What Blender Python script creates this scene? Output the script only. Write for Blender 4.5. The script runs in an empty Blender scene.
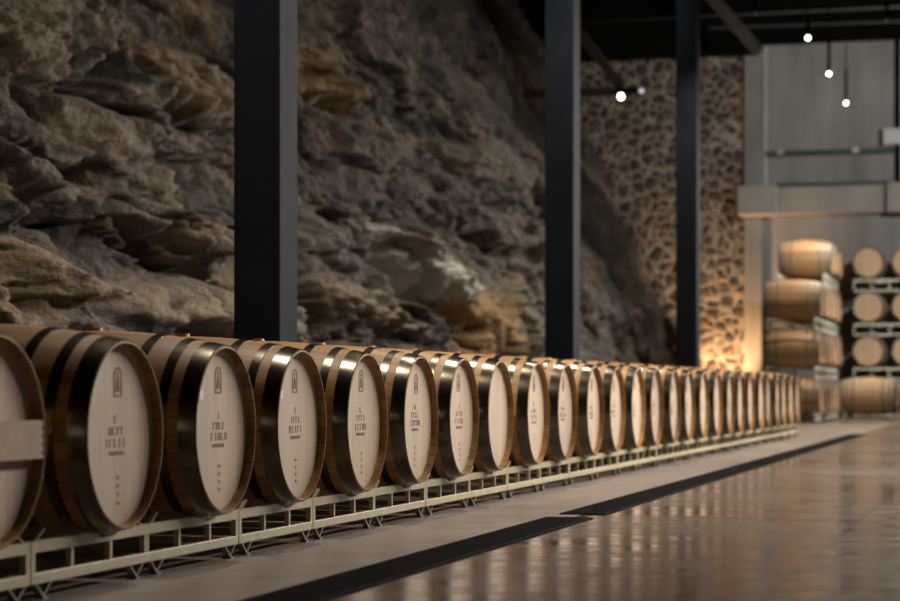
import bpy, math, random
import numpy as np
from mathutils import Vector, Matrix

random.seed(7)
rng = np.random.default_rng(11)
C = bpy.context.scene.collection
PI = math.pi

# ------------------------------------------------------------------ camera
F = 2125.0                      # 85 mm on a 36 mm wide frame, in pixels of a 900 wide picture
VPX, HOR, CAMH = 1017.0, 388.5, 0.588
ALPHA = math.atan((VPX - 450.0) / F)
SA, CA = math.sin(ALPHA), math.cos(ALPHA)
FA = F / CA

cam = bpy.data.cameras.new('camera')
cam.lens = 85.0
cam.sensor_width = 36.0
cam.shift_y = (HOR - 300.5) / 900.0
cam.dof.use_dof = True
cam.dof.focus_distance = 8.9
cam.dof.aperture_fstop = 2.8
cam.clip_end = 200
co = bpy.data.objects.new('camera', cam)
co.location = (0, 0, CAMH)
co.rotation_euler = (PI / 2, 0, ALPHA)
C.objects.link(co)
bpy.context.scene.camera = co


def at(px, py, Y):
    """world X, Z of what stands at picture place px, py on the cross wall plane Y (row runs along +Y, X = -distance to its left)"""
    z = Y * CA / (1 - (VPX - px) * SA / FA)
    L = (VPX - px) * z / FA
    return -L, CAMH + (HOR - py) * z / F


# ------------------------------------------------------------------ materials
def new_mat(name):
    m = bpy.data.materials.new(name)
    m.use_nodes = True
    nt = m.node_tree
    b = nt.nodes['Principled BSDF']
    return m, nt, b


class N:
    """small helper to wire nodes"""
    def __init__(s, nt):
        s.nt = nt

    def n(s, t, **kw):
        x = s.nt.nodes.new(t)
        for k, v in kw.items():
            setattr(x, k, v)
        return x

    def link(s, a, b):
        s.nt.links.new(a, b)

    def coord(s, scale=(1, 1, 1), which='Object', rot=(0, 0, 0)):
        t = s.n('ShaderNodeTexCoord')
        mp = s.n('ShaderNodeMapping')
        mp.inputs['Scale'].default_value = scale
        mp.inputs['Rotation'].default_value = rot
        s.link(t.outputs[which], mp.inputs[0])
        return mp.outputs[0]

    def noise(s, vec, scale, detail=4, rough=.55, dist=0.0):
        x = s.n('ShaderNodeTexNoise')
        x.inputs['Scale'].default_value = scale
        x.inputs['Detail'].default_value = detail
        x.inputs['Roughness'].default_value = rough
        x.inputs['Distortion'].default_value = dist
        if vec is not None:
            s.link(vec, x.inputs['Vector'])
        return x.outputs['Fac']

    def ramp(s, fac, stops, interp='LINEAR'):
        r = s.n('ShaderNodeValToRGB')
        r.color_ramp.interpolation = interp
        el = r.color_ramp.elements
        while len(el) < len(stops):
            el.new(.5)
        for e, (p, c) in zip(el, stops):
            e.position = p
            e.color = (c[0], c[1], c[2], 1) if len(c) == 3 else c
        s.link(fac, r.inputs[0])
        return r.outputs[0]

    def mix(s, fac, a, b, mode='MIX'):
        m = s.n('ShaderNodeMix', data_type='RGBA', blend_type=mode)
        for sock, v in ((m.inputs[0], fac), (m.inputs[6], a), (m.inputs[7], b)):
            if isinstance(v, (int, float)):
                sock.default_value = v
            elif isinstance(v, tuple):
                sock.default_value = (v[0], v[1], v[2], 1)
            else:
                s.link(v, sock)
        return m.outputs[2]

    def math(s, op, a, b=None, c=None):
        m = s.n('ShaderNodeMath', operation=op)
        for i, v in enumerate((a, b, c)):
            if v is None:
                continue
            if isinstance(v, (int, float)):
                m.inputs[i].default_value = v
            else:
                s.link(v, m.inputs[i])
        return m.outputs[0]

    def bump(s, h, strength, dist, bsdf, normal=None):
        b = s.n('ShaderNodeBump')
        b.inputs['Strength'].default_value = strength
        b.inputs['Distance'].default_value = dist
        s.link(h, b.inputs['Height'])
        if normal is not None:
            s.link(normal, b.inputs['Normal'])
        s.link(b.outputs[0], bsdf.inputs['Normal'])
        return b.outputs[0]


def plain(name, col, rough=.6, metal=0.0, var=.12, scale=18):
    m, nt, b = new_mat(name)
    k = N(nt)
    f = k.noise(k.coord(), scale, 5, .6)
    lo = tuple(c * (1 - var) for c in col)
    hi = tuple(min(1, c * (1 + var)) for c in col)
    k.link(k.ramp(f, [(.3, lo), (.7, hi)]), b.inputs['Base Color'])
    b.inputs['Roughness'].default_value = rough
    b.inputs['Metallic'].default_value = metal
    return m


def stave_material(name, lo, hi, rough=.5):
    m, nt, b = new_mat(name)
    k = N(nt)
    t = k.n('ShaderNodeTexCoord')
    sp = k.n('ShaderNodeSeparateXYZ')
    k.link(t.outputs['Object'], sp.inputs[0])
    zz = k.math('SUBTRACT', sp.outputs['Z'], .345)
    ang = k.math('ARCTAN2', sp.outputs['Y'], zz)
    u = k.math('MULTIPLY', ang, 31 / (2 * PI))
    fr = k.math('FRACT', u)
    idx = k.math('FLOOR', u)
    wn = k.n('ShaderNodeTexWhiteNoise', noise_dimensions='2D')
    cb = k.n('ShaderNodeCombineXYZ')
    oi = k.n('ShaderNodeObjectInfo')
    k.link(idx, cb.inputs[0])
    k.link(k.math('MULTIPLY', oi.outputs['Random'], 97.0), cb.inputs[1])
    k.link(cb.outputs[0], wn.inputs['Vector'])
    cv = k.n('ShaderNodeCombineXYZ')
    k.link(k.math('MULTIPLY', sp.outputs['X'], 2.2), cv.inputs[0])
    k.link(k.math('MULTIPLY', u, 1.6), cv.inputs[1])
    k.link(k.math('MULTIPLY', oi.outputs['Random'], 31.0), cv.inputs[2])
    grain = k.noise(cv.outputs[0], 3.0, 6, .62, .6)
    tone = k.math('ADD', k.math('MULTIPLY', wn.outputs['Value'], .45), k.math('MULTIPLY', grain, .6))
    tone = k.math('ADD', tone, k.math('MULTIPLY', k.math('SUBTRACT', oi.outputs['Random'], .5), .25))
    col = k.ramp(tone, [(.1, lo), (.9, hi)])
    seam = k.math('GREATER_THAN', k.math('ABSOLUTE', k.math('SUBTRACT', fr, .5)), .478)
    col = k.mix(seam, col, tuple(c * .35 for c in lo))
    k.link(col, b.inputs['Base Color'])
    b.inputs['Roughness'].default_value = rough
    h = k.math('SUBTRACT', k.math('MULTIPLY', grain, .35), seam)
    k.bump(h, .35, .004, b)
    return m


def head_material(name, lo, hi):
    m, nt, b = new_mat(name)
    k = N(nt)
    t = k.n('ShaderNodeTexCoord')
    sp = k.n('ShaderNodeSeparateXYZ')
    k.link(t.outputs['Object'], sp.inputs[0])
    oi = k.n('ShaderNodeObjectInfo')
    u = k.math('ADD', k.math('MULTIPLY', sp.outputs['Y'], 10.5), k.math('MULTIPLY', oi.outputs['Random'], 5.0))
    fr = k.math('FRACT', u)
    idx = k.math('FLOOR', u)
    wn = k.n('ShaderNodeTexWhiteNoise', noise_dimensions='2D')
    cb = k.n('ShaderNodeCombineXYZ')
    k.link(idx, cb.inputs[0])
    k.link(k.math('MULTIPLY', oi.outputs['Random'], 57.0), cb.inputs[1])
    k.link(cb.outputs[0], wn.inputs['Vector'])
    cv = k.n('ShaderNodeCombineXYZ')
    k.link(k.math('MULTIPLY', sp.outputs['Y'], 22.0), cv.inputs[0])
    k.link(k.math('MULTIPLY', sp.outputs['Z'], 1.3), cv.inputs[1])
    k.link(k.math('MULTIPLY', oi.outputs['Random'], 41.0), cv.inputs[2])
    g = k.noise(cv.outputs[0], 2.4, 6, .6, .3)
    tone = k.math('ADD', k.math('MULTIPLY', wn.outputs['Value'], .42), k.math('MULTIPLY', g, .62))
    col = k.ramp(tone, [(.12, lo), (.88, hi)])
    seam = k.math('GREATER_THAN', k.math('ABSOLUTE', k.math('SUBTRACT', fr, .5)), .488)
    col = k.mix(k.math('MULTIPLY', seam, .55), col, tuple(c * .4 for c in lo))
    k.link(col, b.inputs['Base Color'])
    b.inputs['Roughness'].default_value = .62
    k.bump(k.math('SUBTRACT', k.math('MULTIPLY', g, .3), seam), .25, .002, b)
    return m


M = {}
M['stave'] = stave_material('oak_staves', (.19, .095, .029), (.50, .28, .088), .5)
M['stave_mid'] = stave_material('brown_oak_staves', (.22, .12, .055), (.49, .30, .145), .5)
M['stave_pale'] = stave_material('pale_oak_staves', (.34, .225, .115), (.60, .44, .265), .55)
M['head'] = head_material('oak_head', (.50, .385, .27), (.71, .58, .435))
M['head_tan'] = head_material('tan_oak_head', (.46, .30, .16), (.63, .44, .26))
M['brand'] = plain('burned_wood', (.25, .17, .115), .8)
M['brand_faint'] = plain('faint_burned_wood', (.39, .285, .205), .8)
M['tag'] = plain('plain_white', (.85, .85, .82), .6, var=.03)
M['bung'] = plain('bung_wood', (.5, .22, .09), .6)
M['board'] = plain('rough_pine', (.5, .39, .28), .75, var=.2, scale=9)
M['rack'] = plain('cream_rack_paint', (.46, .42, .255), .5, var=.14, scale=14)
M['rack_shaded'] = plain('shaded_rack_paint', (.20, .19, .14), .6, var=.2, scale=14)  # rack paint darkened, shade under the barrels put into the colour
M['rack_pale'] = plain('pale_rack_paint', (.60, .62, .50), .5, var=.1, scale=14)
M['column'] = plain('black_column_paint', (.015, .019, .027), .7, var=.2, scale=3)
M['roof'] = plain('black_roof_steel', (.004, .0045, .0045), .9, var=.2, scale=3)
M['rust_beam'] = plain('brown_steel', (.028, .021, .016), .65, var=.25, scale=6)
M['pipe'] = plain('dark_green_pipe', (.05, .065, .06), .45, var=.15)
M['pale_pipe'] = plain('pale_conduit', (.42, .41, .37), .5, var=.06)
M['rod'] = plain('grey_rod', (.05, .056, .056), .5, .3)
M['box'] = plain('grey_box_enamel', (.42, .46, .47), .45, var=.05)
M['fitting'] = plain('black_fitting', (.006, .007, .007), .95)
M['clip'] = plain('steel_clip', (.4, .42, .4), .4, .4)


def hoop_material():
    m, nt, b = new_mat('galvanised_hoop')
    k = N(nt)
    f = k.noise(k.coord((6, 6, 6)), 3.0, 6, .65)
    k.link(k.ramp(f, [(.3, (.075, .07, .055)), (.75, (.19, .17, .13))]), b.inputs['Base Color'])
    b.inputs['Metallic'].default_value = .95
    k.link(k.ramp(f, [(.3, (.26,) * 3), (.7, (.16,) * 3)]), b.inputs['Roughness'])
    return m


M['hoop'] = hoop_material()


for q in ('roof', 'fitting', 'column'):
    M[q].node_tree.nodes['Principled BSDF'].inputs['Specular IOR Level'].default_value = .02


def emit(name, col, s):
    m, nt, b = new_mat(name)
    b.inputs['Base Color'].default_value = (.8, .8, .8, 1)
    b.inputs['Emission Color'].default_value = (*col, 1)
    b.inputs['Emission Strength'].default_value = s
    return m


M['bulb'] = emit('bulb_glow', (1, .95, .84), 9.0)
M['flood'] = emit('flood_glow', (.86, 1, .96), 9.0)
M['flood_dim'] = emit('second_flood_glow', (.3, .5, 1), .16)


def floor_material():
    m, nt, b = new_mat('polished_concrete_floor')
    k = N(nt)
    v = k.coord()
    a = k.noise(v, .45, 7, .62, .4)
    c = k.noise(v, 5.0, 6, .65)
    d = k.noise(v, 60.0, 3, .6)
    t = k.math('ADD', k.math('MULTIPLY', a, .6), k.math('MULTIPLY', c, .35))
    t = k.math('ADD', t, k.math('MULTIPLY', d, .08))
    col = k.ramp(t, [(.33, (.075, .056, .044)), (.52, (.11, .085, .068)), (.72, (.15, .12, .098))])
    t0 = k.n('ShaderNodeTexCoord')
    sp = k.n('ShaderNodeSeparateXYZ')
    k.link(t0.outputs['Object'], sp.inputs[0])
    # saw cut joints: along the aisle and across it
    j1 = k.math('LESS_THAN', k.math('ABSOLUTE', k.math('SUBTRACT', k.math('FRACT', k.math('MULTIPLY', k.math('ADD', sp.outputs['X'], .68 + 1.82), 1 / 3.64)), .5)), .0026)
    j2 = k.math('LESS_THAN', k.math('ABSOLUTE', k.math('SUBTRACT', k.math('FRACT', k.math('MULTIPLY', k.math('ADD', sp.outputs['Y'], 3.685 - 9.6), 1 / 7.37)), .5)), .004)
    j = k.math('MAXIMUM', j1, j2)
    col = k.mix(k.math('MULTIPLY', j, .7), col, (.035, .028, .024))
    ro = k.ramp(k.math('ADD', k.math('MULTIPLY', a, .5), k.math('MULTIPLY', c, .5)), [(.38, (.08,) * 3), (.62, (.27,) * 3)])
    apron = k.math('LESS_THAN', sp.outputs['X'], -1.957)
    mot = k.ramp(k.math('ADD', k.math('MULTIPLY', a, .6), k.math('MULTIPLY', c, .4)), [(.36, (.11, .094, .083)), (.62, (.25, .215, .19))])
    k.link(k.mix(k.math('MULTIPLY', apron, .8), col, mot), b.inputs['Base Color'])
    k.link(k.mix(apron, ro, (.42, .42, .42)), b.inputs['Roughness'])
    k.link(k.math('SUBTRACT', .5, k.math('MULTIPLY', apron, .3)), b.inputs['Specular IOR Level'])
    b.inputs['IOR'].default_value = 1.55
    h = k.math('SUBTRACT', k.math('ADD', k.math('MULTIPLY', a, 1.0), k.math('MULTIPLY', c, .12)), k.math('MULTIPLY', j, .4))
    k.bump(h, .08, .012, b)
    return m


M['floor'] = floor_material()


def concrete_material(name, lo, hi):
    m, nt, b = new_mat(name)
    k = N(nt)
    v = k.coord()
    a = k.noise(v, .5, 7, .6, .4)
    st = k.noise(k.coord((1.6, 1.6, .16)), 1.6, 6, .65)
    f = k.noise(v, 25, 4, .6)
    t = k.math('ADD', k.math('MULTIPLY', a, .45), k.math('MULTIPLY', st, .5))
    t = k.math('ADD', t, k.math('MULTIPLY', f, .08))
    k.link(k.ramp(t, [(.35, lo), (.66, hi)]), b.inputs['Base Color'])
    b.inputs['Roughness'].default_value = .85
    k.bump(f, .15, .01, b)
    return m


M['concrete'] = concrete_material('cast_concrete', (.15, .152, .143), (.30, .30, .285))
M['concrete_ledge'] = concrete_material('cast_concrete_ledge', (.22, .21, .19), (.34, .33, .30))


def rubble_material():
    m, nt, b = new_mat('rubble_masonry')
    k = N(nt)
    v0 = k.coord((1, 0, 1))
    nz = k.n('ShaderNodeTexNoise')
    nz.inputs['Scale'].default_value = 5.5
    nz.inputs['Detail'].default_value = 3
    k.link(v0, nz.inputs['Vector'])
    mx = k.n('ShaderNodeVectorMath', operation='MULTIPLY_ADD')
    k.link(nz.outputs['Color'], mx.inputs[0])
    mx.inputs[1].default_value = (.12, 0, .12)
    k.link(v0, mx.inputs[2])
    ed = k.n('ShaderNodeTexVoronoi', feature='DISTANCE_TO_EDGE')
    ed.inputs['Scale'].default_value = 4.3
    k.link(mx.outputs[0], ed.inputs['Vector'])
    cl = k.n('ShaderNodeTexVoronoi', feature='F1')
    cl.inputs['Scale'].default_value = 5.2
    k.link(mx.outputs[0], cl.inputs['Vector'])
    sp = k.n('ShaderNodeSeparateColor')
    k.link(cl.outputs['Color'], sp.inputs[0])
    stone = k.ramp(sp.outputs[0], [(0, (.018, .017, .016)), (.5, (.04, .036, .031)), (.7, (.085, .066, .045)), (.92, (.17, .115, .06))], 'CONSTANT')
    n1 = k.noise(v0, 14, 5, .6)
    stone = k.mix(k.math('MULTIPLY', n1, .5), stone, (.07, .062, .052))
    mortar = k.ramp(n1, [(.3, (.17, .16, .14)), (.7, (.31, .29, .255))])
    mask = k.ramp(ed.outputs['Distance'], [(.03, (0, 0, 0)), (.08, (1, 1, 1))])
    k.link(k.mix(mask, mortar, stone), b.inputs['Base Color'])
    b.inputs['Roughness'].default_value = .8
    h = k.math('ADD', k.ramp(ed.outputs['Distance'], [(.06, (0, 0, 0)), (.25, (1, 1, 1))]), k.math('MULTIPLY', n1, .3))
    k.bump(h, .8, .08, b)
    return m


M['rubble'] = rubble_material()

# ------------------------------------------------------------------ mesh helpers
class MB:
    def __init__(s):
        s.v, s.f, s.smooth = [], [], []

    def add(s, verts, faces, smooth=False):
        o = len(s.v)
        s.v += [tuple(p) for p in verts]
        s.f += [tuple(i + o for i in f) for f in faces]
        s.smooth += [smooth] * len(faces)

    def box(s, x0, x1, y0, y1, z0, z1, bev=0.0):
        if bev <= 0:
            V = [(x, y, z) for x in (x0, x1) for y in (y0, y1) for z in (z0, z1)]
            s.add(V, [(0, 1, 3, 2), (4, 6, 7, 5), (0, 4, 5, 1), (2, 3, 7, 6), (0, 2, 6, 4), (1, 5, 7, 3)])
            return
        import bmesh
        bm = bmesh.new()
        bmesh.ops.create_cube(bm, size=1)
        for q in bm.verts:
            q.co = (x0 + (q.co.x + .5) * (x1 - x0), y0 + (q.co.y + .5) * (y1 - y0), z0 + (q.co.z + .5) * (z1 - z0))
        bmesh.ops.bevel(bm, geom=bm.edges[:], offset=bev, segments=2, affect='EDGES', profile=.5)
        bm.verts.index_update()
        s.add([q.co[:] for q in bm.verts], [[q.index for q in f.verts] for f in bm.faces])
        bm.free()

    def tube(s, a, b, r, n=10, r2=None, smooth=True):
        a, b = Vector(a), Vector(b)
        d = (b - a).normalized()
        u = d.orthogonal().normalized()
        w = d.cross(u)
        r2 = r if r2 is None else r2
        V = []
        for p, rr in ((a, r), (b, r2)):
            for i in range(n):
                t = 2 * PI * i / n
                V.append(p + u * math.cos(t) * rr + w * math.sin(t) * rr)
        s.add(V, [(i, (i + 1) % n, n + (i + 1) % n, n + i) for i in range(n)], smooth)
        s.add(V[:n], [tuple(reversed(range(n)))])
        s.add(V[n:], [tuple(range(n))])

    def bar(s, a, b, w, h, up=(0, 0, 1)):
        a, b = Vector(a), Vector(b)
        d = (b - a).normalized()
        side = d.cross(Vector(up))
        if side.length < 1e-4:
            side = d.cross(Vector((1, 0, 0)))
        side.normalize()
        t = side.cross(d).normalized()
        V = [p + side * sx * w / 2 + t * sz * h / 2 for p in (a, b) for sx in (-1, 1) for sz in (-1, 1)]
        s.add(V, [(0, 2, 3, 1), (4, 5, 7, 6), (0, 1, 5, 4), (2, 6, 7, 3), (0, 4, 6, 2), (1, 3, 7, 5)])

    def lathe(s, prof, n=56, zc=.345, close=False):
        """profile of (x, r) turned about the X axis at height zc; doubled points make sharp corners"""
        V = []
        for x, r in prof:
            for i in range(n):
                t = 2 * PI * i / n
                V.append((x, r * math.sin(t), zc + r * math.cos(t)))
        Fs = []
        m = len(prof)
        for j in range(m if close else m - 1):
            k = (j + 1) % m
            if abs(prof[j][0] - prof[k][0]) + abs(prof[j][1] - prof[k][1]) < 1e-9:
                continue
            for i in range(n):
                i2 = (i + 1) % n
                Fs.append((j * n + i, j * n + i2, k * n + i2, k * n + i))
        s.add(V, Fs, True)

    def sphere(s, c, r, n=16, m=10):
        V, Fs = [], []
        for j in range(m + 1):
            p = PI * j / m
            for i in range(n):
                t = 2 * PI * i / n
                V.append((c[0] + r * math.sin(p) * math.cos(t), c[1] + r * math.sin(p) * math.sin(t), c[2] + r * math.cos(p)))
        for j in range(m):
            for i in range(n):
                Fs.append((j * n + i, (j + 1) * n + i, (j + 1) * n + (i + 1) % n, j * n + (i + 1) % n))
        s.add(V, Fs, True)

    def mesh(s, name, mat):
        me = bpy.data.meshes.new(name)
        me.from_pydata(s.v, [], s.f)
        me.polygons.foreach_set('use_smooth', s.smooth)
        import bmesh
        bm = bmesh.new()
        bm.from_mesh(me)
        bmesh.ops.recalc_face_normals(bm, faces=bm.faces[:])
        bm.to_mesh(me)
        bm.free()
        me.materials.append(mat)
        me.update()
        return me

    def build(s, name, mat, parent=None, loc=(0, 0, 0)):
        o = bpy.data.objects.new(name, s.mesh(name, mat))
        C.objects.link(o)
        o.location = loc
        if parent is not None:
            o.parent = parent
        return o


def thing(name, label, cat, loc=(0, 0, 0), rz=0.0, group=None):
    o = bpy.data.objects.new(name, None)
    o.empty_display_size = .1
    C.objects.link(o)
    o.location = loc
    o.rotation_euler = (0, 0, rz)
    return tag(o, label, cat, group)


def tag(o, label, cat, group=None, kind=None):
    o['label'] = label
    o['category'] = cat
    if group:
        o['group'] = group
    if kind:
        o['kind'] = kind
    return o


def copy_tree(o, parent=None):
    c = o.copy()
    C.objects.link(c)
    if parent is not None:
        c.parent = parent
    for ch in list(o.children):
        copy_tree(ch, c)
    return c


def struct(o):
    o['kind'] = 'structure'
    return o


# ------------------------------------------------------------------ room shell
YW = 43.9          # cross wall behind the stacks
b = MB()
b.box(-12, 9, -4, YW + .4, -.25, 0)
struct(b.build('floor', M['floor']))

b = MB()
b.box(-14, 9, -4, YW + .4, 9.0, 9.2)
struct(b.build('ceiling', M['roof']))

b = MB()
b.box(9, 9.4, -4, YW + .4, 0, 9)
struct(b.build('wall_right', M['concrete']))
b = MB()
b.box(-14, 9.4, -4.4, -4, 0, 9)
struct(b.build('wall_front', M['concrete']))

xs_edge, _ = at(745, 200, YW)
xc_edge, ztop = at(763, 41, YW)
b = MB()
b.box(xc_edge, 9, YW, YW + .4, 0, 9)
struct(b.build('wall_back', M['concrete']))
b = MB()
b.box(-14, xs_edge, YW - .02, YW + .4, 0, 9)
struct(b.build('wall_stone', M['rubble']))
b = MB()
b.box(xs_edge, xc_edge, YW - .16, YW + .4, 0, 9, .02)
struct(b.build('trim_1', M['concrete']))          # pilaster between masonry and concrete

# concrete ledge across the wall with its two thicker blocks
x0, zt = at(738, 186, YW - .55)
x1, zb = at(774, 214.5, YW - .55)
b = MB()
b.box(x0, x1, YW - .62, YW - .02, zb, zt, .015)
struct(b.build('trim_2', M['concrete_ledge']))
x2, zt2 = at(887, 180, YW - .55)
b = MB()
b.box(x1 - .02, x2 + .02, YW - .34, YW - .001, zb + .02, zt - .02, .015)
struct(b.build('trim_3', M['concrete_ledge']))
b = MB()
b.box(x2, 9, YW - .62, YW - .001, zb, zt, .015)
struct(b.build('trim_4', M['concrete_ledge']))

# dark steel headers at the top of the cross wall
b = MB()
zl = at(700, 56, YW - .5)[1]
b.box(-14, xc_edge - .05, YW - .5, YW - .25, zl, 9.0)
tag(b.build('roof_beam', M['roof']), 'black steel roof beam along the top of the rubble stone wall', 'beam')
b = MB()
zl = at(830, 41, YW - .5)[1]
b.box(xc_edge - .05, 9, YW - .5, YW - .25, zl, 9.0)
tag(b.build('roof_beam', M['roof']), 'black steel roof beam along the top of the bare concrete wall', 'beam')

# thin ceiling pipes that run crosswise under the roof
for (pa, pb, Y, r, lab) in (((585, 22), (900, 5), 39.0, .022, 'upper thin pipe running crosswise under the black roof'),
                            ((735, 27), (900, 25), 41.0, .02, 'lower thin pipe running crosswise above the concrete wall')):
    xa, za = at(pa[0], pa[1], Y)
    xb, zb_ = at(pb[0], pb[1], Y)
    b = MB()
    b.tube((xa - .5, Y, za), (1.5, Y, za + (zb_ - za) * (1.5 - xa) / (xb - xa) * .3), r, 8)
    tag(b.build('ceiling_pipe', M['rod']), lab, 'pipe')

# ------------------------------------------------------------------ steel columns
LC = 3.76
for (xc, lab) in ((266, 'thick black steel column nearest the camera, behind the fourth floor barrel'),
                  (562.5, 'black steel column in the middle, left of the lit flood lamp'),
                  (688, 'slimmest black steel column, in front of the rubble stone wall')):
    z = FA * LC / (VPX - xc)
    Y = (z - LC * SA) / CA
    root = thing('steel_column', lab, 'column', (-LC, Y, 0), 0, 'black steel columns behind the barrel row')
    m = MB()
    m.box(-.125, .125, -.14, .14, .012, 9.0, .006)
    m.build('shaft', M['column'], root)
    m = MB()
    m.box(-.19, .14, -.2, .2, 0, .016, .004)
    m.build('base_plate', M['column'], root)

# ------------------------------------------------------------------ natural rock wall
LB, LK = 5.35, .46             # the face leans back: distance left of the aisle axis at the floor, and per metre of height


def perlin(x, y, seed=0):
    xi, yi = np.floor(x).astype(int), np.floor(y).astype(int)
    xf, yf = x - xi, y - yi

    def g(ix, iy):
        h = (ix * 374761393 + iy * 668265263 + seed * 1442695041) & 0xffffffff
        h = ((h ^ (h >> 13)) * 1274126177) & 0xffffffff
        a = ((h ^ (h >> 16)) & 0xffff) / 65536.0 * 2 * PI
        return np.cos(a), np.sin(a)
    u = xf * xf * xf * (xf * (xf * 6 - 15) + 10)
    v = yf * yf * yf * (yf * (yf * 6 - 15) + 10)
    r = 0
    for dx in (0, 1):
        for dy in (0, 1):
            gx, gy = g(xi + dx, yi + dy)
            w = (u if dx else 1 - u) * (v if dy else 1 - v)
            r = r + w * (gx * (xf - dx) + gy * (yf - dy))
    return r * 1.45


def fbm(x, y, o=5, seed=0, gain=.5):
    r, a, f = 0, 1.0, 1.0
    for i in range(o):
        r = r + a * perlin(x * f + 17.3 * i, y * f - 9.1 * i, seed + i)
        a *= gain
        f *= 2.03
    return r


def voro(x, y, seed=0):
    xi, yi = np.floor(x).astype(int), np.floor(y).astype(int)
    f1 = np.full(x.shape, 9.0)
    f2 = np.full(x.shape, 9.0)
    val = np.zeros(x.shape)
    ox = np.zeros(x.shape)
    oy = np.zeros(x.shape)
    for dx in (-1, 0, 1):
        for dy in (-1, 0, 1):
            ix, iy = xi + dx, yi + dy
            h = (ix * 73856093 + iy * 19349663 + seed * 83492791) & 0xffffffff
            h = ((h ^ (h >> 15)) * 2246822519) & 0xffffffff
            h = ((h ^ (h >> 13)) * 3266489917) & 0xffffffff
            px = ix + (h & 0x3ff) / 1024.0
            py = iy + ((h >> 10) & 0x3ff) / 1024.0
            vv = ((h >> 20) & 0x3ff) / 1024.0
            d = np.hypot(x - px, y - py)
            near = d < f1
            f2 = np.where(near, f1, np.minimum(f2, d))
            val = np.where(near, vv, val)
            ox = np.where(near, x - px, ox)
            oy = np.where(near, y - py, oy)
            f1 = np.where(near, d, f1)
    return f1, f2, val, ox, oy


def far_shift(Y):
    t = np.clip((Y - 26.0) / 14.0, 0, 1)
    return .75 * t * t * (3 - 2 * t)


def rock_at(px, py):
    """place along the row (Y) and height of a spot on the leaning base face"""
    q = (VPX - px) / FA
    hL = LB - .15
    for _ in range(30):
        z = hL / q
        h = CAMH + (HOR - py) * z / F
        hL = LB - .15 + LK * h
    Y = (z - hL * SA) / CA
    return Y, h, z


ROCK_BUMPS = [   # picture x, y, half width, half height, tilt in degrees, depth in metres
    (45, 48, 62, 42, 8, .34), (205, 78, 58, 44, -12, .36), (20, 118, 40, 22, 5, .16),
    (115, 138, 40, 28, 4, .24), (38, 270, 26, 52, -8, .46), (30, 168, 10, 48, -35, .20),
    (8, 190, 18, 34, 0, .26), (185, 235, 62, 22, 10, .30), (195, 308, 62, 26, 12, .40), (60, 322, 40, 20, 0, .22),
    (318, 60, 30, 52, -6, .42), (342, 150, 38, 34, 0, .20), (420, 95, 60, 40, 20, .22),
    (482, 165, 38, 26, 22, .34), (440, 195, 34, 30, 10, .22), (345, 275, 52, 26, 26, .30), (390, 320, 70, 24, 28, .34),
    (315, 235, 24, 22, 20, .22), (425, 275, 22, 40, -32, .26), (390, 240, 20, 14, 30, .20), (500, 325, 32, 42, -5, .46),
    (532, 130, 14, 60, -10, .30), (530, 210, 18, 50, -12, .30), (610, 190, 20, 46, -28, .30), (640, 300, 30, 60, -20, .4)]
ROCK_GOUGES = [
    (112, 75, 16, 46, 42, -.42), (80, 168, 55, 16, 6, -.26), (110, 103, 110, 7, 3, -.30), (95, 245, 42, 50, -15, -.42),
    (215, 118, 40, 12, 14, -.26), (70, 222, 12, 52, -28, -.24), (200, 272, 60, 8, 10, -.22), (110, 300, 34, 22, 0, -.26),
    (362, 60, 12, 60, -6, -.30), (330, 112, 32, 14, -8, -.36), (395, 205, 70, 12, 30, -.26), (385, 270, 26, 34, 20, -.34),
    (440, 318, 22, 46, -30, -.42), (455, 170, 14, 34, -20, -.2), (515, 90, 22, 60, -10, -.3), (470, 30, 70, 24, 0, -.3),
    (505, 258, 40, 10, 24, -.2), (600, 250, 16, 60, -20, -.22)]


def shape_sum(Y, H, lst, hard):
    out = np.zeros(Y.shape)
    for (px, py, rx, ry, ang, amp) in lst:
        yc, hc, z = rock_at(px, py)
        mx = FA * (LB + LK * hc) / z / z * CA     # pixels per metre along the row
        mz = F / z
        a = math.radians(ang)
        u = (Y - yc) * mx
        v = -(H - hc) * mz
        ur = u * math.cos(a) + v * math.sin(a)
        vr = -u * math.sin(a) + v * math.cos(a)
        r = np.sqrt((ur / rx) ** 2 + (vr / ry) ** 2)
        r = r + .22 * perlin(Y * 1.1 + px, H * 2.6 + py, 5)
        t = np.clip(1.25 - r, 0, 1) / 1.25
        if hard:
            w = np.clip((1.15 - r) / .75, 0, 1)
            w = w * w * (3 - 2 * w)
        else:
            w = t * t * (3 - 2 * t) * 1.3
        out += amp * np.minimum(w, 1)
    return out


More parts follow.
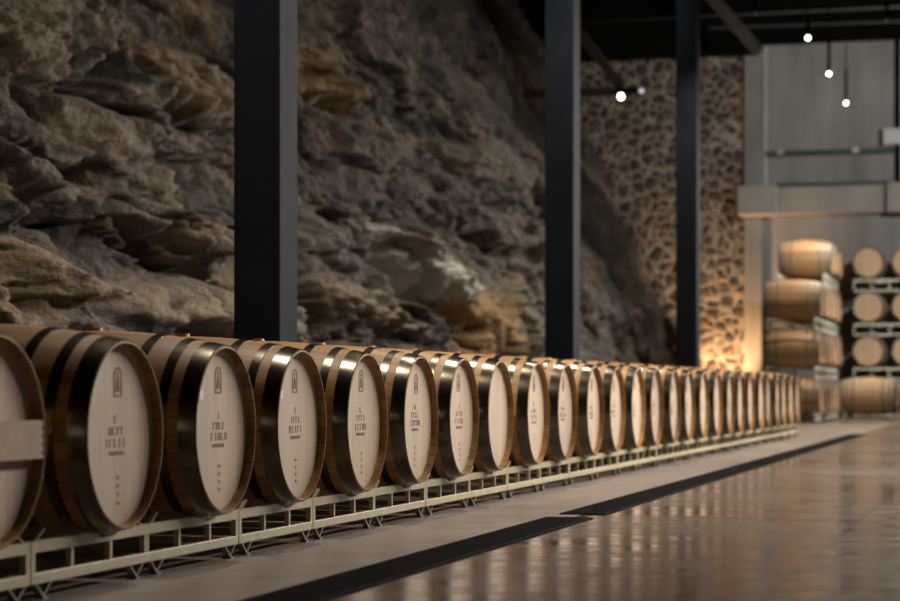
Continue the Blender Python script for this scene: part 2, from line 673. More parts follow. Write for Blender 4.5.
def build_rock():
    # rows of points finer near the camera
    ys, y = [], 9.0
    while y < YW + .1:
        ys.append(y)
        y += .0019 * y
    ys = np.array(ys)
    nh = 400
    hs = 9.0 * np.linspace(0, 1, nh) ** 1.15
    Y, H = np.meshgrid(ys, hs, indexing='ij')
    # broad folds
    d = .34 * fbm(Y * .16, H * .30, 3, 3)
    # warped, dipping beds
    wY = Y + .50 * fbm(Y * .5, H * .9, 4, 21)
    wH = H + .20 * fbm(Y * .5 + 40, H * .9, 4, 31)
    a = math.radians(-13)
    U = wY * math.cos(a) + wH * math.sin(a)
    V = -wY * math.sin(a) + wH * math.cos(a)
    f1, f2, val, ox, oy = voro(U * .62, V * 1.25, 2)
    e = np.clip((f2 - f1) / .10, 0, 1)
    d += (val - .5) * .30 + .13 * e ** .5 - .13 + (ox * (np.mod(val * 7.3, 1) - .42) * .50 + oy * (val - .45) * .30)
    f1, f2, val, ox, oy = voro(U * 1.5 + 9, V * 3.1 + 4, 8)
    e = np.clip((f2 - f1) / .14, 0, 1)
    d += (val - .5) * .11 + .06 * e ** .5 + oy * (np.mod(val * 5.1, 1) - .4) * .10 + ox * (np.mod(val * 3.3, 1) - .45) * .24
    patch = np.clip(fbm(Y * .6 + 5, H * 1.0, 2, 77) * 1.6 + .7, .2, 1)
    f1, f2, val, ox, oy = voro(U * 3.4 + 3, V * 7.0 + 1, 12)
    e = np.clip((f2 - f1) / .2, 0, 1)
    d += ((val - .5) * .07 + .035 * e + oy * (val - .4) * .08) * patch
    f1, f2, val, ox, oy = voro(U * 8.0 + 3, V * 15.0 + 1, 15)
    d += ((val - .5) * .03 + oy * (val - .4) * .03) * patch
    d += shape_sum(Y, H, ROCK_BUMPS, True) * .85
    d += shape_sum(Y, H, ROCK_GOUGES, False) * 1.05
    rid = 1 - np.abs(fbm(U * 1.1, V * 2.6, 5, 41, .55))
    d += .16 * (rid - .7)
    d += .05 * fbm(Y * 3.2, H * 5.5, 5, 51, .62)
    d = np.clip(d, -1.2, 1.05) * (1 - .5 * far_shift(Y) / .75)
    X = -(LB + LK * H) - far_shift(Y) + d
    Zp = H + .12 * fbm(Y * .8, H * 1.6, 2, 61) * np.clip(H, 0, 1)
    verts = np.stack([X, Y, Zp], -1).reshape(-1, 3)
    ny = len(ys)
    i = np.arange(ny - 1)[:, None] * nh + np.arange(nh - 1)[None, :]
    i = i.reshape(-1)
    faces = np.stack([i, i + nh, i + nh + 1, i + 1], -1)
    me = bpy.data.meshes.new('wall_left')
    me.vertices.add(len(verts))
    me.vertices.foreach_set('co', verts.astype(np.float32).ravel())
    me.loops.add(faces.size)
    me.loops.foreach_set('vertex_index', faces.astype(np.int32).ravel())
    me.polygons.add(len(faces))
    me.polygons.foreach_set('loop_start', (np.arange(len(faces)) * 4).astype(np.int32))
    me.polygons.foreach_set('use_smooth', np.ones(len(faces), dtype=bool))
    me.update(calc_edges=True)
    me.validate()
    o = bpy.data.objects.new('wall_left', me)
    C.objects.link(o)
    return o


def rock_material():
    m, nt, b = new_mat('weathered_rock')
    k = N(nt)
    v = k.coord((1, .5, 1), rot=(math.radians(13), 0, 0))
    a = k.noise(v, .55, 7, .62, .5)
    c = k.noise(v, 2.4, 8, .66, .4)
    f = k.noise(v, 11, 7, .68)
    g = k.noise(v, 45, 4, .65)
    t = k.math('ADD', k.math('MULTIPLY', a, .40), k.math('MULTIPLY', c, .35))
    t = k.math('ADD', t, k.math('MULTIPLY', f, .30))
    col = k.ramp(t, [(.40, (.016, .015, .013)), (.48, (.055, .050, .042)), (.54, (.125, .106, .078)), (.60, (.20, .165, .115)), (.68, (.31, .265, .195)), (.78, (.40, .36, .29))])
    gr = k.noise(k.coord((1, .6, 1)), .9, 4, .6, .8)
    gm = k.ramp(gr, [(.47, (0, 0, 0)), (.58, (1, 1, 1))])
    hs = k.n('ShaderNodeHueSaturation')
    hs.inputs['Saturation'].default_value = .35
    hs.inputs['Value'].default_value = .8
    k.link(col, hs.inputs['Color'])
    col = k.mix(k.math('MULTIPLY', gm, .5), col, hs.outputs[0])
    # dark seepage stains that follow a slow noise of their own
    st = k.noise(k.coord((1, .55, .8)), .42, 5, .6, .9)
    dark = k.ramp(st, [(.47, (0, 0, 0)), (.58, (1, 1, 1))])
    col = k.mix(k.math('MULTIPLY', dark, .75), col, (.026, .025, .023))
    # ochre iron patches
    oc = k.noise(k.coord((1, .5, 1)), .75, 5, .6, .6)
    om = k.ramp(oc, [(.56, (0, 0, 0)), (.68, (1, 1, 1))])
    col = k.mix(k.math('MULTIPLY', om, .5), col, (.25, .155, .062))
    # tinted spots: lime bloom, two ochre faces, dark rock, painted gouge shade, lit faces
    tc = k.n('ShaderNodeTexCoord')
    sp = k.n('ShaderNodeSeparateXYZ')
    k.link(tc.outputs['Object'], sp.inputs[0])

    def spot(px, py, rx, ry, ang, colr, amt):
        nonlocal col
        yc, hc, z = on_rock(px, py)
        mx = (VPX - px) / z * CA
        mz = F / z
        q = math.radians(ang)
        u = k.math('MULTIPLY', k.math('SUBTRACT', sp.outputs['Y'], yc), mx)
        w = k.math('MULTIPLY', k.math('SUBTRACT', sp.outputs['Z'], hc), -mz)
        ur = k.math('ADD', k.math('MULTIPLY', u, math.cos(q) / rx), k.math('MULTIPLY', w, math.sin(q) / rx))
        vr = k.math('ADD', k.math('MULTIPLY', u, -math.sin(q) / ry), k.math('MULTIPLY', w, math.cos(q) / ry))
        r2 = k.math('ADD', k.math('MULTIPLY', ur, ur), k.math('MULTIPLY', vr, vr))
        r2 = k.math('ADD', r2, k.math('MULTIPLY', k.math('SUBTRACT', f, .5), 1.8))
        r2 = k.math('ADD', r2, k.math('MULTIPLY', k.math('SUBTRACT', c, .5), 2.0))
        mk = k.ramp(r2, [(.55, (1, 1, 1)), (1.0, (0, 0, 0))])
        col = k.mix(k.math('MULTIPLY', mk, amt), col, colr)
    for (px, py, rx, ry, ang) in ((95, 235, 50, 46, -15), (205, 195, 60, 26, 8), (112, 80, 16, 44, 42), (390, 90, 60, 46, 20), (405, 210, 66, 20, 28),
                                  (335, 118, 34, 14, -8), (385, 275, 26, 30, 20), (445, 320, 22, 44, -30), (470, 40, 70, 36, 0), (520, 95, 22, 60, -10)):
        spot(px, py, rx, ry, ang, (.026, .026, .024), .68)  # darker rock, with the shade of the gouges painted in
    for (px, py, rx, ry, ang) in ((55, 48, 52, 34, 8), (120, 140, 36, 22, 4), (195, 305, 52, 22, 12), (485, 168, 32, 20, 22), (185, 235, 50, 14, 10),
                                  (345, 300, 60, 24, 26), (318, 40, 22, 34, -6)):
        spot(px, py, rx, ry, ang, (.225, .185, .13), .55)  # lit boulder faces painted as lighter rock
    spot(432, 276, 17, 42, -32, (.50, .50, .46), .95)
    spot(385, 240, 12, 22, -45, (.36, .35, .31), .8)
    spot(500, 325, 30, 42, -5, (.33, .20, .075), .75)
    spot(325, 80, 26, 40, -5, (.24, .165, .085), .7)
    spot(215, 75, 50, 40, -10, (.26, .19, .12), .6)  # lit face put into the colour
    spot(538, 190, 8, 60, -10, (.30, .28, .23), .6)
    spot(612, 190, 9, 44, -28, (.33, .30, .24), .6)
    spot(35, 270, 26, 55, -8, (.25, .19, .11), .6)  # lit knob put into the colour
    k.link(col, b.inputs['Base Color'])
    b.inputs['Roughness'].default_value = .78
    hgt = k.math('ADD', k.math('MULTIPLY', c, .55), k.math('MULTIPLY', f, .35))
    hgt = k.math('ADD', hgt, k.math('MULTIPLY', g, .12))
    k.bump(hgt, 1.0, .22, b)
    return m


rock = build_rock()
_v = np.empty(len(rock.data.vertices) * 3, dtype=np.float32)
rock.data.vertices.foreach_get('co', _v)
_v = _v.reshape(-1, 3)
_z = -_v[:, 0] * SA + _v[:, 1] * CA
_px = 450 + F * (_v[:, 0] * CA + _v[:, 1] * SA) / _z
_py = HOR - (_v[:, 2] - CAMH) * F / _z


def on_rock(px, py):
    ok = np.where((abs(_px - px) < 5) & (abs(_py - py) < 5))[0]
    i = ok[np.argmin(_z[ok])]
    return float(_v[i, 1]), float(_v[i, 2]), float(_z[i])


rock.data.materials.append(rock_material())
struct(rock)

# ------------------------------------------------------------------ oak barrel
HALF, RB, RE = .475, .335, .280


def rad(x):
    return RB - (RB - RE) * (abs(x) / HALF) ** 2


def body_mesh():
    m = MB()
    pts = [(-HALF + 2 * HALF * i / 30, rad(-HALF + 2 * HALF * i / 30)) for i in range(31)]
    e = HALF
    right = [(e + .003, RE - .003), (e + .003, RE - .003), (e + .003, .2745), (e + .003, .2745), (e - .026, .2725), (e - .034, .262)]
    left = [(-x, r) for x, r in reversed(right)]
    m.lathe(left + [(-HALF, RE)] + pts + [(HALF, RE)] + right, 64)
    return m


def hoop(xc, w):
    m = MB()
    n = 5
    out = [(xc - w / 2 + w * i / n, rad(xc - w / 2 + w * i / n) + .0035) for i in range(n + 1)]
    inn = [(x, r - .0045) for x, r in out]
    prof = [out[0]] + out + [out[-1]] + [inn[-1]] + inn[::-1] + [inn[0]]
    m.lathe(prof, 64, close=True)
    return m


def head_mb(s):
    m = MB()
    x = s * (HALF - .028)
    m.lathe([(x - s * .02, .268), (x - s * .02, .268), (x, .2735), (x, .2735), (x, .12), (x, .001)], 64)
    return m


def flat(m, x, y0, y1, z0, z1, t=.0012):
    m.box(x, x + t, y0, y1, z0 + .345, z1 + .345)


HX = HALF - .028           # face of the head


def emblem_mb(seed):
    """a burned crest: arched outline with a small upright figure inside"""
    m = MB()
    cz, w, h = .165, .026, .042
    pts = [(-w, cz - h), (w, cz - h), (w, cz + h * .4)]
    for i in range(1, 8):
        t = PI * i / 8
        pts.append((w * math.cos(t), cz + h * .4 + h * .6 * math.sin(t)))
    pts.append((-w, cz + h * .4))
    for p, q in zip(pts, pts[1:] + pts[:1]):
        m.bar((HX + .0006, p[0], p[1] + .345), (HX + .0006, q[0], q[1] + .345), .0012, .006, (0, .01, 1) if abs(p[1] - q[1]) < 1e-6 else (0, 1, .01))
    m.bar((HX + .0006, 0, cz - .03 + .345), (HX + .0006, 0, cz + .012 + .345), .0012, .017, (0, 1, 0))
    m.bar((HX + .0006, -.012, cz - .03 + .345), (HX + .0006, -.004, cz + .004 + .345), .0012, .007, (0, 1, 0))
    m.bar((HX + .0006, .012, cz - .03 + .345), (HX + .0006, .004, cz + .004 + .345), .0012, .007, (0, 1, 0))
    m.bar((HX + .0006, 0, cz + .016 + .345), (HX + .0006, 0, cz + .030 + .345), .0012, .012, (0, 1, 0))
    return m


def lettering_mb(seed):
    """worn burned characters, too faint to read in the photo: rows of short strokes"""
    r = random.Random(seed)
    m = MB()
    rows = [(.050, .024, 1, .020), (.016, .024, 4, .019), (-.020, .026, 5, .020), (-.050, .012, 8, .009)]
    for (z, hh, n, w) in rows:
        step = w * 1.55
        y = -step * (n - 1) / 2 + r.uniform(-.006, .006)
        for i in range(n):
            k = r.randrange(4)
            t = .0042
            if k != 2:
                flat(m, HX, y - w / 2, y - w / 2 + t, z - hh / 2, z + hh / 2)
            if k in (0, 3):
                flat(m, HX, y - w / 2, y + w / 2, z + hh / 2 - t, z + hh / 2)
            if k == 1:
                flat(m, HX, y - w / 2, y + w / 2, z - hh / 2, z - hh / 2 + t)
            if k == 2:
                flat(m, HX, y - t / 2, y + t / 2, z - hh / 2, z + hh / 2)
            if k == 3:
                flat(m, HX, y + w / 2 - t, y + w / 2, z - hh / 2, z + hh / 2)
            y += step
    return m


def tally_mb(seed):
    """a short column of small burned marks low on the head"""
    r = random.Random(seed)
    m = MB()
    for i in range(4):
        z = -.125 - i * .026
        w = r.choice((.008, .011, .014))
        flat(m, HX, -w, w, z - .0025, z + .0025)
        flat(m, HX, -.003, .003, z - .007, z + .005)
    return m


HOOPS = [(.446, .056), (.364, .033), (.258, .033)]


def make_barrel(name, label, stave, headm, loc, rz=0.0, group=None, marks=True):
    root = thing(name, label, 'barrel', loc, rz, group)
    body_mesh().build('staves', stave, root)
    for xc, w in HOOPS:
        for s in (1, -1):
            hoop(s * xc, w).build('hoop', M['hoop'], root)
    hd = head_mb(1).build('head', headm, root)
    head_mb(-1).build('head', headm, root)
    m = MB()
    m.tube((0, 0, .345 + RB - .004), (0, 0, .345 + RB + .010), .026, 14, .022)
    m.build('bung', M['bung'], root)
    if marks:
        emblem_mb(1).build('burned_crest', M['brand'], hd)
        lettering_mb(1).build('burned_lettering', M['brand_faint'], hd)
        tally_mb(1).build('burned_tally', M['brand_faint'], hd)
    return root


def set_mat(root, part, mat):
    for ch in root.children:
        if ch.name.split('.')[0] == part:
            ch.data = ch.data.copy()
            ch.data.materials[0] = mat


ORD = ['', 'first', 'second', 'third', 'fourth', 'fifth', 'sixth', 'seventh', 'eighth', 'ninth', 'tenth', 'eleventh', 'twelfth', 'thirteenth',
       'fourteenth', 'fifteenth', 'sixteenth', 'seventeenth', 'eighteenth', 'nineteenth', 'twentieth']

AX = .450                                  # height of the barrel axis above the floor
XROW = -(2.565 + HALF)                     # axis centre of the row barrels
ZB = AX - .345
RES = [0, .03, .03, .03, .02, .01, -.04, -.10, -.03, -.01, .02, .01, 0, -.06, -.04, 0, .01, .01, .04, .03, .06, .08, .08, .04, -.05, -.06, -.08]
PITCH = .8115
YB = [5.050 + PITCH * i + .7 * RES[i] for i in range(27)]
GROW = 'oak barrels in the floor row'


def row_label(i):
    if i == 0:
        return 'oak barrel with a wooden crossbar over its head, nearest end of floor row'
    if i == 7:
        return 'oak barrel with a plain unmarked head and dim hoops, seventh after the crossbarred one'
    if i in (2, 3):
        extra = {2: 'dim', 3: 'brighter'}[i]
        return '%s oak barrel with small white patch on its head, %s after the crossbarred barrel' % (extra, ORD[i])
    if i == 1:
        return 'dim oak barrel with a burned crest, first in the row after the crossbarred barrel'
    if i == 26:
        return 'last oak barrel at the far end of the floor row'
    if i <= 13:
        return 'oak barrel with a pale head in the floor row, %s after the crossbarred barrel' % ORD[i]
    return 'oak barrel in the blurred far floor row, %s counted from its far end' % ORD[27 - i]


proto = make_barrel('oak_barrel', row_label(4), M['stave'], M['head'], (XROW, YB[4], ZB), 0, GROW)
barrels = {4: proto}
for i in range(27):
    if i == 4:
        continue
    o = copy_tree(proto)
    o.location = (XROW + random.uniform(-.008, .008), YB[i], ZB)
    o['label'] = row_label(i)
    barrels[i] = o


def child(o, n, k=0):
    return [c for c in o.children if c.name.split('.')[0] == n][k]


# the marks were burned at slightly different places and turns
for i, o in barrels.items():
    hd = child(o, 'head', 0)
    if i in (0, 7):
        for c in list(hd.children):
            bpy.data.objects.remove(c)
        continue
    for c in hd.children:
        if c.name.startswith('burned_lettering'):
            c.data = lettering_mb(i + 3).mesh('burned_lettering', M['brand_faint'])
        if c.name.startswith('burned_tally'):
            c.data = tally_mb(i + 3).mesh('burned_tally', M['brand_faint'])
        c.location = (0, random.uniform(-.012, .012), random.uniform(-.008, .008))
# crossbar with a ragged end, on the nearest barrel
b = MB()
n = 14
pts = [(-.255, -.052), (.262, -.052)]
for j in range(n + 1):
    pts.append((.262 + .006 * math.sin(j * 2.1) - .004 * (j % 3), -.052 + .104 * j / n))
pts += [(.262, .052), (-.255, .052)]
V = [(HX + .001, y, z + .345) for y, z in pts] + [(HX + .031, y, z + .345) for y, z in pts]
q = len(pts)
b.add(V, [tuple(range(q)), tuple(range(2 * q - 1, q - 1, -1))] + [(j, (j + 1) % q, q + (j + 1) % q, q + j) for j in range(q)])
cb = b.build('crossbar', M['board'], barrels[0])
cb['label'] = 'rough wooden crossbar'
for i in (2, 3):
    b = MB()
    flat(b, HX + .0005, -.175, -.142, .100, .132)  # small flat white patch near the rim of the head
    t_ = b.build('white_patch', M['tag'], child(barrels[i], 'head', 0))
    t_['label'] = 'small white patch'

# ------------------------------------------------------------------ barrel racks
RAILR = rad(HALF - .100) + .007            # barrel radius where the rails pass


def make_rack(label, ys, ym, group, loc, rz=0.0, tall=0.0, mat=None):
    """ys: barrel places along the rack (local Y), ym: edges of each bay; the rails pass under the barrels near both heads"""
    mat = mat or M['rack']
    root = thing('barrel_rack', label, 'rack', loc, rz, group)
    top, rail = (.163, .031) if not tall else (.128, .04)
    low0 = .044 if not tall else AX + RAILR - tall + .002
    g = .004
    y0, y1 = ym[0] + g, ym[-1] - g
    for s in (1, -1):
        m = MB()
        xa, xb = s * (HALF - .086), s * (HALF - .066)
        xa, xb = min(xa, xb), max(xa, xb)
        # top rail with a saddle for every barrel
        n = int((y1 - y0) / .02) + 1
        V = []
        for j in range(n + 1):
            y = y0 + (y1 - y0) * j / n
            zt = top
            for yb in ys:
                if abs(y - yb) < RAILR:
                    zt = min(zt, AX - math.sqrt(RAILR ** 2 - (y - yb) ** 2))
            zt = max(zt, top - rail + .006)
            V += [(xa, y, top - rail), (xb, y, top - rail), (xb, y, zt), (xa, y, zt)]
        Fs = [(0, 1, 2, 3), (4 * n, 4 * n + 3, 4 * n + 2, 4 * n + 1)]
        for j in range(n):
            for q in range(4):
                q2 = (q + 1) % 4
                Fs.append((4 * j + q, 4 * j + q2, 4 * j + 4 + q2, 4 * j + 4 + q))
        m.add(V, Fs)
        m.box(xa, xb, y0, y1, low0, low0 + .03, .002)
        for bay in range(len(ym) - 1):
            a_, b_ = ym[bay], ym[bay + 1]
            for q in ((1, 2) if not tall else (1.5,)):
                y = a_ + (b_ - a_) * q / 3
                m.box(xa + .001, xb - .001, y - .0075, y + .0075, low0 + .029, top - rail + .001)
        inner = ym[1:-1]
        for y in inner:
            m.box(xa + .001, xb - .001, y - .017, y - .003, low0 + .029, top - rail + .001)
            m.box(xa + .001, xb - .001, y + .003, y + .017, low0 + .029, top - rail + .001)
        m.box(xa, xb, y0, y0 + .024, low0 + .029, top - rail + .001)
        m.box(xa, xb, y1 - .024, y1, low0 + .029, top - rail + .001)
        m.build('frame', mat, root)
        # V shaped cradle prongs above the rail, between the barrels, and V shaped feet below it
        xm = (xa + xb) / 2
        for j, y in enumerate(ym):
            for q in (-1, 1):
                if (j == 0 and q < 0) or (j == len(ym) - 1 and q > 0):
                    continue
                if tall:
                    continue
                m = MB()
                m.bar((xm, y + q * .03, top - .004), (xm, y + q * .092, top + .032), .014, .006, (0, 0, 1))
                m.build('cradle', M['rack_shaded'], root)
                if not tall:
                    m = MB()
                    V = [(y + q * .028, low0 + .001), (y + q * .078, .006), (y + q * .084, .006), (y + q * .134, low0 + .001), (y + q * .125, low0 + .001), (y + q * .081, .013), (y + q * .037, low0 + .001)]
                    n = len(V)
                    m.add([(x, a_, b_) for x in (xm - .01, xm + .01) for a_, b_ in V],
                          [tuple(range(n)), tuple(range(2 * n - 1, n - 1, -1))] + [(i, (i + 1) % n, n + (i + 1) % n, n + i) for i in range(n)])
                    m.box(xm - .016, xm + .016, y + q * .081 - .014, y + q * .081 + .014, 0, .0065)
                    m.build('foot', M['rack_shaded'], root)
    for y in (y0 + .012, (y0 + y1) / 2, y1 - .012):
        m = MB()
        m.box(-HALF + .09, HALF - .09, y - .011, y + .011, low0 + .004, low0 + .026)
        m.build('crosspiece', M['rack_shaded'], root)
    return root


def mid(i):
    return 5.050 + PITCH * (i + .5) - .085


racks = [(0,), (1, 2), (3,)] + [(i, i + 1) for i in range(4, 26, 2)] + [(26,)]
GR = 'cream steel racks under the floor row'


def rack_label(t):
    if t == (0,):
        return 'cream steel rack under the crossbarred barrel at the near end'
    if t == (26,):
        return 'short cream steel rack under the last barrel of the floor row'
    if t == (3,):
        return 'short cream steel rack under only the brighter barrel with the white patch'
    i = t[0]
    if i <= 12:
        return 'cream steel rack under the %s and %s floor barrels after the crossbarred one' % (ORD[i], ORD[i + 1])
    return 'cream steel rack under the %s and %s floor barrels counted from the far end' % (ORD[27 - i - 1], ORD[27 - i])


for t in racks:
    edges = [mid(t[0] - 1)] + [mid(i) for i in t]
    y0 = edges[0]
    make_rack(rack_label(t), [YB[i] - y0 for i in t], [e - y0 for e in edges], GR, (XROW, y0, 0))

# ------------------------------------------------------------------ floor drains
GD = 'black drain grates in the floor'
for (Ya, Yb, lab) in ((3.2, 9.44, 'black slotted drain grate in the floor nearest the camera'),
                      (9.72, 16.72, 'black slotted drain grate in the middle of the aisle floor'),
                      (16.9, 27.5, 'black slotted drain grate farthest along the aisle floor')):
    root = thing('drain_grate', lab, 'drain', (-1.957, (Ya + Yb) / 2, 0), 0, GD)
    hl = (Yb - Ya) / 2
    m = MB()
    m.box(-.108, .108, -hl, hl, -.002, .002)
    m.build('channel', M['fitting'], root)
    m = MB()
    for s in (-1, 1):
        m.box(s * .1 - .008, s * .1 + .008, -hl, hl, 0, .006)
    for s in (-1, 1):
        m.box(-.1, .1, s * (hl - .008) - .008, s * (hl - .008) + .008, 0, .006)
    m.build('rim', M['roof'], root)
    m = MB()
    nb = int(2 * hl / .035)
    for j in range(nb):
        y = -hl + .02 + (2 * hl - .04) * j / (nb - 1)
        m.box(-.094, .094, y - .009, y + .009, .001, .005)
    m.build('grating', M['roof'], root)

# ------------------------------------------------------------------ side-on stack at the end of the row
LEVEL = .826
XS = -(3.2 + HALF)
YS = [36.4 + .79 * j for j in range(6)]
GS = 'oak barrels of the side-on stack'
LV = ['bottom', 'second', 'third', 'top']


def stack_label(k, j):
    if k == 3:
        return '%s barrel at the top of the side-on stack' % {3: 'front oak', 4: 'middle oak', 5: 'rearmost oak'}[j]
    w = ['frontmost', 'second', 'third', 'fourth', 'fifth', 'rearmost'][j]
    tail = 'barrel from the front' if 0 < j < 5 else 'barrel'
    return '%s oak %s on the %s level of the side-on stack' % (w, tail, LV[k])


first = make_barrel('oak_barrel', stack_label(0, 0), M['stave_mid'], M['head_tan'], (XS, YS[0], ZB), 0, GS, marks=False)
M['hoop_dull'] = plain('dull_iron_hoop', (.14, .14, .135), .5, .3, var=.2)
set_mat(first, 'hoop', M['hoop_dull'])
for k in range(4):
    for j in range(6):
        if (k == 3 and j < 3) or (k == 0 and j == 0):
            continue
        o = copy_tree(first)
        o.location = (XS + random.uniform(-.008, .008), YS[j], ZB + LEVEL * k)
        o['label'] = stack_label(k, j)
for k in range(4):
    for r in range(3):
        if k == 3 and r == 0:
            continue
        ya = YS[2 * r] - .395
        ys = [YS[2 * r] - ya, YS[2 * r + 1] - ya]
        lab = '%s steel rack on the %s level of the side-on stack' % (('front pale', 'middle pale', 'rear pale')[r], LV[k])
        make_rack(lab, ys, [0, .79, 1.58], 'pale racks of the side-on stack', (XS, ya, LEVEL * k), 0, tall=LEVEL if k else 0, mat=M['rack_pale'])

# ------------------------------------------------------------------ stack with heads towards the camera
RL = .865
YR = 42.2 + HALF
XR = [-2.81, -2.06]
GH = 'oak barrels of the right stack'
cols = ['left', 'right']
firsth = None
for k in range(1, 4):
    for c in range(2):
        lab = 'round-headed oak barrel facing us, %s of the right stack, %s column' % ({1: 'lowest facing row', 2: 'middle row', 3: 'top row'}[k], cols[c])
        if firsth is None:
            firsth = make_barrel('oak_barrel', lab, M['stave_pale'], M['head_tan'], (XR[c], YR, ZB + RL * k), -PI / 2, GH, marks=False)
            set_mat(firsth, 'hoop', M['hoop_dull'])
        else:
            o = copy_tree(firsth)
            o.location = (XR[c], YR + random.uniform(-.008, .008), ZB + RL * k)
            o['label'] = lab
for c in range(2):
    o = copy_tree(firsth)
    o.location = (XR[c], YR, ZB)
    o['label'] = 'oak barrel at the foot of the right stack, hidden behind lying barrel, %s column' % cols[c]
for k in range(4):
    # local +X looks at the camera (-Y), local Y runs along +X
    ya = XR[0] - .375
    lab = 'pale steel rack of the right stack under its %s' % {0: 'floor level barrels', 1: 'lowest facing row', 2: 'middle row', 3: 'top row'}[k]
    make_rack(lab, [.375, 1.125], [.085, .78, 1.475], 'pale racks of the right stack', (ya, YR, RL * k), -PI / 2, tall=RL if k else 0, mat=M['rack_pale'])

# two lying barrels before the right stack
YL = 37.7
for (xc, lab, rl) in ((-2.5, 'pale oak barrel lying side-on alone in front of the right stack', 'pale low rack under the side-on barrel before the right stack'),
                      (-1.5, 'pale oak barrel cut off by the right picture edge near the floor', 'pale low rack cut off by the right picture edge')):
    o = copy_tree(firsth)
    o.rotation_euler = (0, 0, 0)
    o.location = (xc, YL, ZB)
    o['label'] = lab
    o['group'] = 'pale side-on barrels on the floor'
    make_rack(rl, [.38], [0, .76], 'low racks before the right stack', (xc, YL - .38, 0), 0, mat=M['rack_pale'])

# ------------------------------------------------------------------ wall services
# long dark pipe with clips
xa, za = at(766, 154.2, YW - .12)
xb, zb2 = at(893, 150.2, YW - .12)
root = thing('wall_pipe', 'dark green horizontal pipe clipped to the concrete wall above the ledge', 'pipe', (xa, YW - .1, za))
m = MB()
m.tube((0, 0, 0), (xb - xa + .02, 0, zb2 - za), .058, 12)
m.build('tube', M['pipe'], root)
for px in (780.5, 855.5):
    xx = at(px, 150, YW - .12)[0] - xa
    m = MB()
    m.box(xx - .07, xx + .07, -.07, .1, -.02, .085, .008)
    m.build('clip', M['clip'], root)
# pipe lying on the ledge
m = MB()
x_a, z_a = at(776, 184, YW - .3)
x_b, z_b = at(887, 181, YW - .3)
m.tube((x_a, YW - .3, zt + .02), (x_b + .1, YW - .3, zt + .02), .04, 10)
tag(m.build('ledge_pipe', M['pipe']), 'thin dark pipe lying along the top of the concrete ledge', 'pipe')
# vertical pale conduit and dark riser
xv, _ = at(765, 100, YW - .08)
m = MB()
m.tube((xv, YW - .06, zt - .0), (xv, YW - .06, 8.2), .045, 10)
tag(m.build('pale_conduit', M['pale_pipe']), 'pale vertical conduit at the left edge of the concrete wall', 'conduit')
m = MB()
xw, _ = at(774.5, 200, YW - .4)
m.box(xw - .05, xw + .05, YW - .43, YW - .3, zb, zt - .001, .008)
tag(m.build('pale_conduit', M['pale_pipe']), 'short pale vertical conduit across the concrete ledge', 'conduit')
m = MB()
xr_, _ = at(897.5, 100, YW - .12)
m.tube((xr_, YW - .1, zt + .0), (xr_, YW - .1, 8.2), .05, 10)
tag(m.build('riser_pipe', M['fitting']), 'dark vertical riser pipe on the concrete wall beside the grey box', 'pipe')
# junction box
xj0, zj1 = at(883, 129, YW - .3)
xj1, zj0 = at(903, 144, YW - .3)
root = thing('junction_box', 'pale grey junction box on the concrete wall at the right edge', 'box', ((xj0 + xj1) / 2, YW - .28, zj0))
hw, hh = (xj1 - xj0) / 2, zj1 - zj0
m = MB()
m.box(-hw, hw, -.1, .11, 0, hh, .01)
m.build('housing', M['box'], root)
m = MB()
m.box(-hw + .02, hw - .02, -.112, -.099, .02, hh - .02, .004)
m.build('lid', M['box'], root)

# ------------------------------------------------------------------ bracket arms and flood lamp
YF = 33.0
xt, zt_ = at(624, 91, YF)
xo, _ = at(560, 92, YF)
root = thing('bracket_arm', 'brown steel bracket reaching out from the rock to the flood lamp', 'bracket', (xt, YF, zt_))
m = MB()
m.box(xo - xt - .6, 0, -.05, .05, -.06, .06)
m.build('arm', M['rust_beam'], root)
xd, zd = at(572, 24, YF)
m = MB()
m.bar((xd - xt, 0, zd - zt_), (-.03, 0, .05), .1, .16)
m.build('strut', M['rust_beam'], root)

root = thing('flood_lamp', 'twin-headed flood lamp with one bright white lens, hung on the bracket arm', 'lamp', (xt + .02, YF - .12, zt_ - .03))
m = MB()
m.box(-.05, .3, -.03, .062, -.02, .06, .008)
m.build('bracket', M['fitting'], root)
for (dx, dz, aim, mat, nm, r) in ((.03, -.06, Vector((-.35, -.9, -.25)), M['flood'], 'lens', .055), (.25, -.005, Vector((.4, -.85, -.1)), M['flood_dim'], 'lens', .045)):
    aim.normalize()
    c0 = Vector((dx, -.04, dz))
    m = MB()
    m.tube(c0, c0 + aim * .13, r * .7, 16, r)
    h = m.build('lamp_head', M['fitting'], root)
    m = MB()
    m.tube(c0 + aim * .131, c0 + aim * .137, r * .93, 16)
    m.build(nm, mat, h)

Y2 = 41.2
m = MB()
xa, za = at(702, -14, Y2)
xb, zb3 = at(759, 52, Y2)
m.bar((xa, Y2, za), (xb, Y2, zb3), .16, .24)
tag(m.build('diagonal_brace', M['rust_beam']), 'brown diagonal roof brace between the stone wall and the concrete wall', 'brace')

# ------------------------------------------------------------------ lamps
HP = 5.65


def spot(loc, power, size, blend=.5, col=(1, .80, .58), rad_=.05, aim=(0, 0, -1), name='spot_light'):
    l = bpy.data.lights.new(name, 'SPOT')
    l.energy = power
    l.spot_size = math.radians(size)
    l.spot_blend = blend
    l.color = col
    l.shadow_soft_size = rad_
    o = bpy.data.objects.new(name, l)
    o.location = loc
    o.rotation_euler = Vector(aim).to_track_quat('-Z', 'Y').to_euler()
    C.objects.link(o)
    return o


def pendant_at(px, py, hp, dark_rod=False):
    z = (hp - CAMH) * F / (HOR - py)
    L = (VPX - px) * z / FA
    return -L, (z - L * SA) / CA


GP = 'pendant lamps over the barrel row'


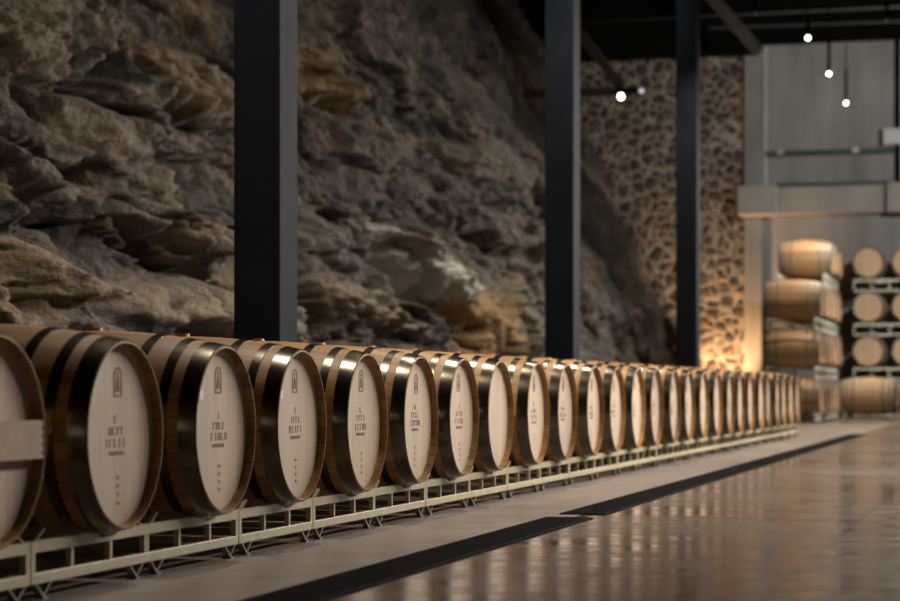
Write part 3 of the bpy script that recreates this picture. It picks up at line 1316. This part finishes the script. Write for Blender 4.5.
def make_pendant(x, y, hp, label, lit=True, tube=.55, group=GP):
    root = thing('pendant_lamp', label, 'lamp', (x, y, hp), 0, group)
    m = MB()
    m.tube((0, 0, .05), (0, 0, .05 + tube), .028, 12)
    m.build('lamp_tube', M['fitting'], root)
    m = MB()
    m.tube((0, 0, .05 + tube), (0, 0, 9.0 - hp), .010, 8)
    m.build('rod', M['rod'] if tube < .5 else M['roof'], root)
    m = MB()
    m.sphere((0, 0, 0), .032 if lit else .03)
    m.build('bulb', M['bulb'] if lit else M['clip'], root)
    return root


x1_, y1_ = pendant_at(808, 38, HP)
x3_, y3_ = pendant_at(846, 103, HP)
dy = (y3_ - y1_) / 2
make_pendant(x1_, y1_, HP, 'lit pendant lamp highest in the picture, before the dark roof', tube=.3)
make_pendant((x1_ + x3_) / 2, y1_ + dy, HP, 'middle one of the three lit pendant lamps, at the top of the concrete wall')
make_pendant(x3_, y3_, HP, 'lowest of the three lit pendant lamps, in front of the concrete wall')
x_, y_ = pendant_at(887, 20, 5.75)
make_pendant(x_, y_, 5.75, 'unlit pendant rod near the right picture edge under the roof', lit=False, tube=.2, group=None)
x_, y_ = pendant_at(755, 13, 5.75)
make_pendant(x_, y_, 5.75, 'unlit pendant rod left of the lit pendants, before the dark roof', lit=False, tube=.2, group=None)

P_ROW, P_AISLE, P_ROCK = 600, 930, 360
for k in range(-6, 3):
    spot((x1_, y1_ + dy * k, HP - .08), P_ROW, 100, .6, (1, .84, .66), .05)
# unseen spots added right of the picture to light the barrel heads
for k in range(-6, 3):
    spot((1.0, y1_ + dy * k + 1.4, 3.7), P_AISLE * {-6: .4, -5: .85}.get(k, 1), 116, .35, (1, .89, .79), .15, (-.38, -.6, -.8))
# flood lamps high between the columns that wash the rock
for (Y, pw, x, hz) in ((12.5, .55, -2.2, 4.5), (16.2, .55, -2.2, 4.7), (20.0, .8, -2.4, 5.4), (24.0, .8, -2.6, 5.9), (28.0, 1.2, -3.0, 6.2), (32.5, 1.1, -3.2, 6.4), (37.0, .7, -3.6, 6.4)):
    spot((x, Y, hz), P_ROCK * pw, 100, .7, (1, .88, .70) if Y < 26 else (1, .94, .84), .08, (-1, -.25, -.55))
# uplight at the foot of the masonry
xu, _ = at(718, 380, YW - .9)
spot((xu, YW - .8, .12), 1300, 90, .8, (1, .56, .27), .06, (.0, .42, 1))
b = MB()
b.tube((0, 0, 0), (0, 0, .1), .09, 16)
o = b.build('uplight', M['fitting'], None, (xu, YW - .8, 0))
tag(o, 'small black uplight on the floor at the foot of the glowing stone wall', 'lamp')
# unseen wash spot added to brighten the concrete wall and the stacks
spot((.4, 33.0, 5.2), 2400, 85, .8, (1, .96, .90), .2, (-.3, 1, -.02))

w = bpy.data.worlds.new('world')
bpy.context.scene.world = w
w.use_nodes = True
w.node_tree.nodes['Background'].inputs[0].default_value = (0, 0, 0, 1)
w.node_tree.nodes['Background'].inputs[1].default_value = 0

sc = bpy.context.scene
sc.view_settings.view_transform = 'Standard'
sc.view_settings.look = 'None'
sc.view_settings.exposure = 0.0
sc.view_settings.gamma = 1.0
sc.view_settings.use_curve_mapping = False
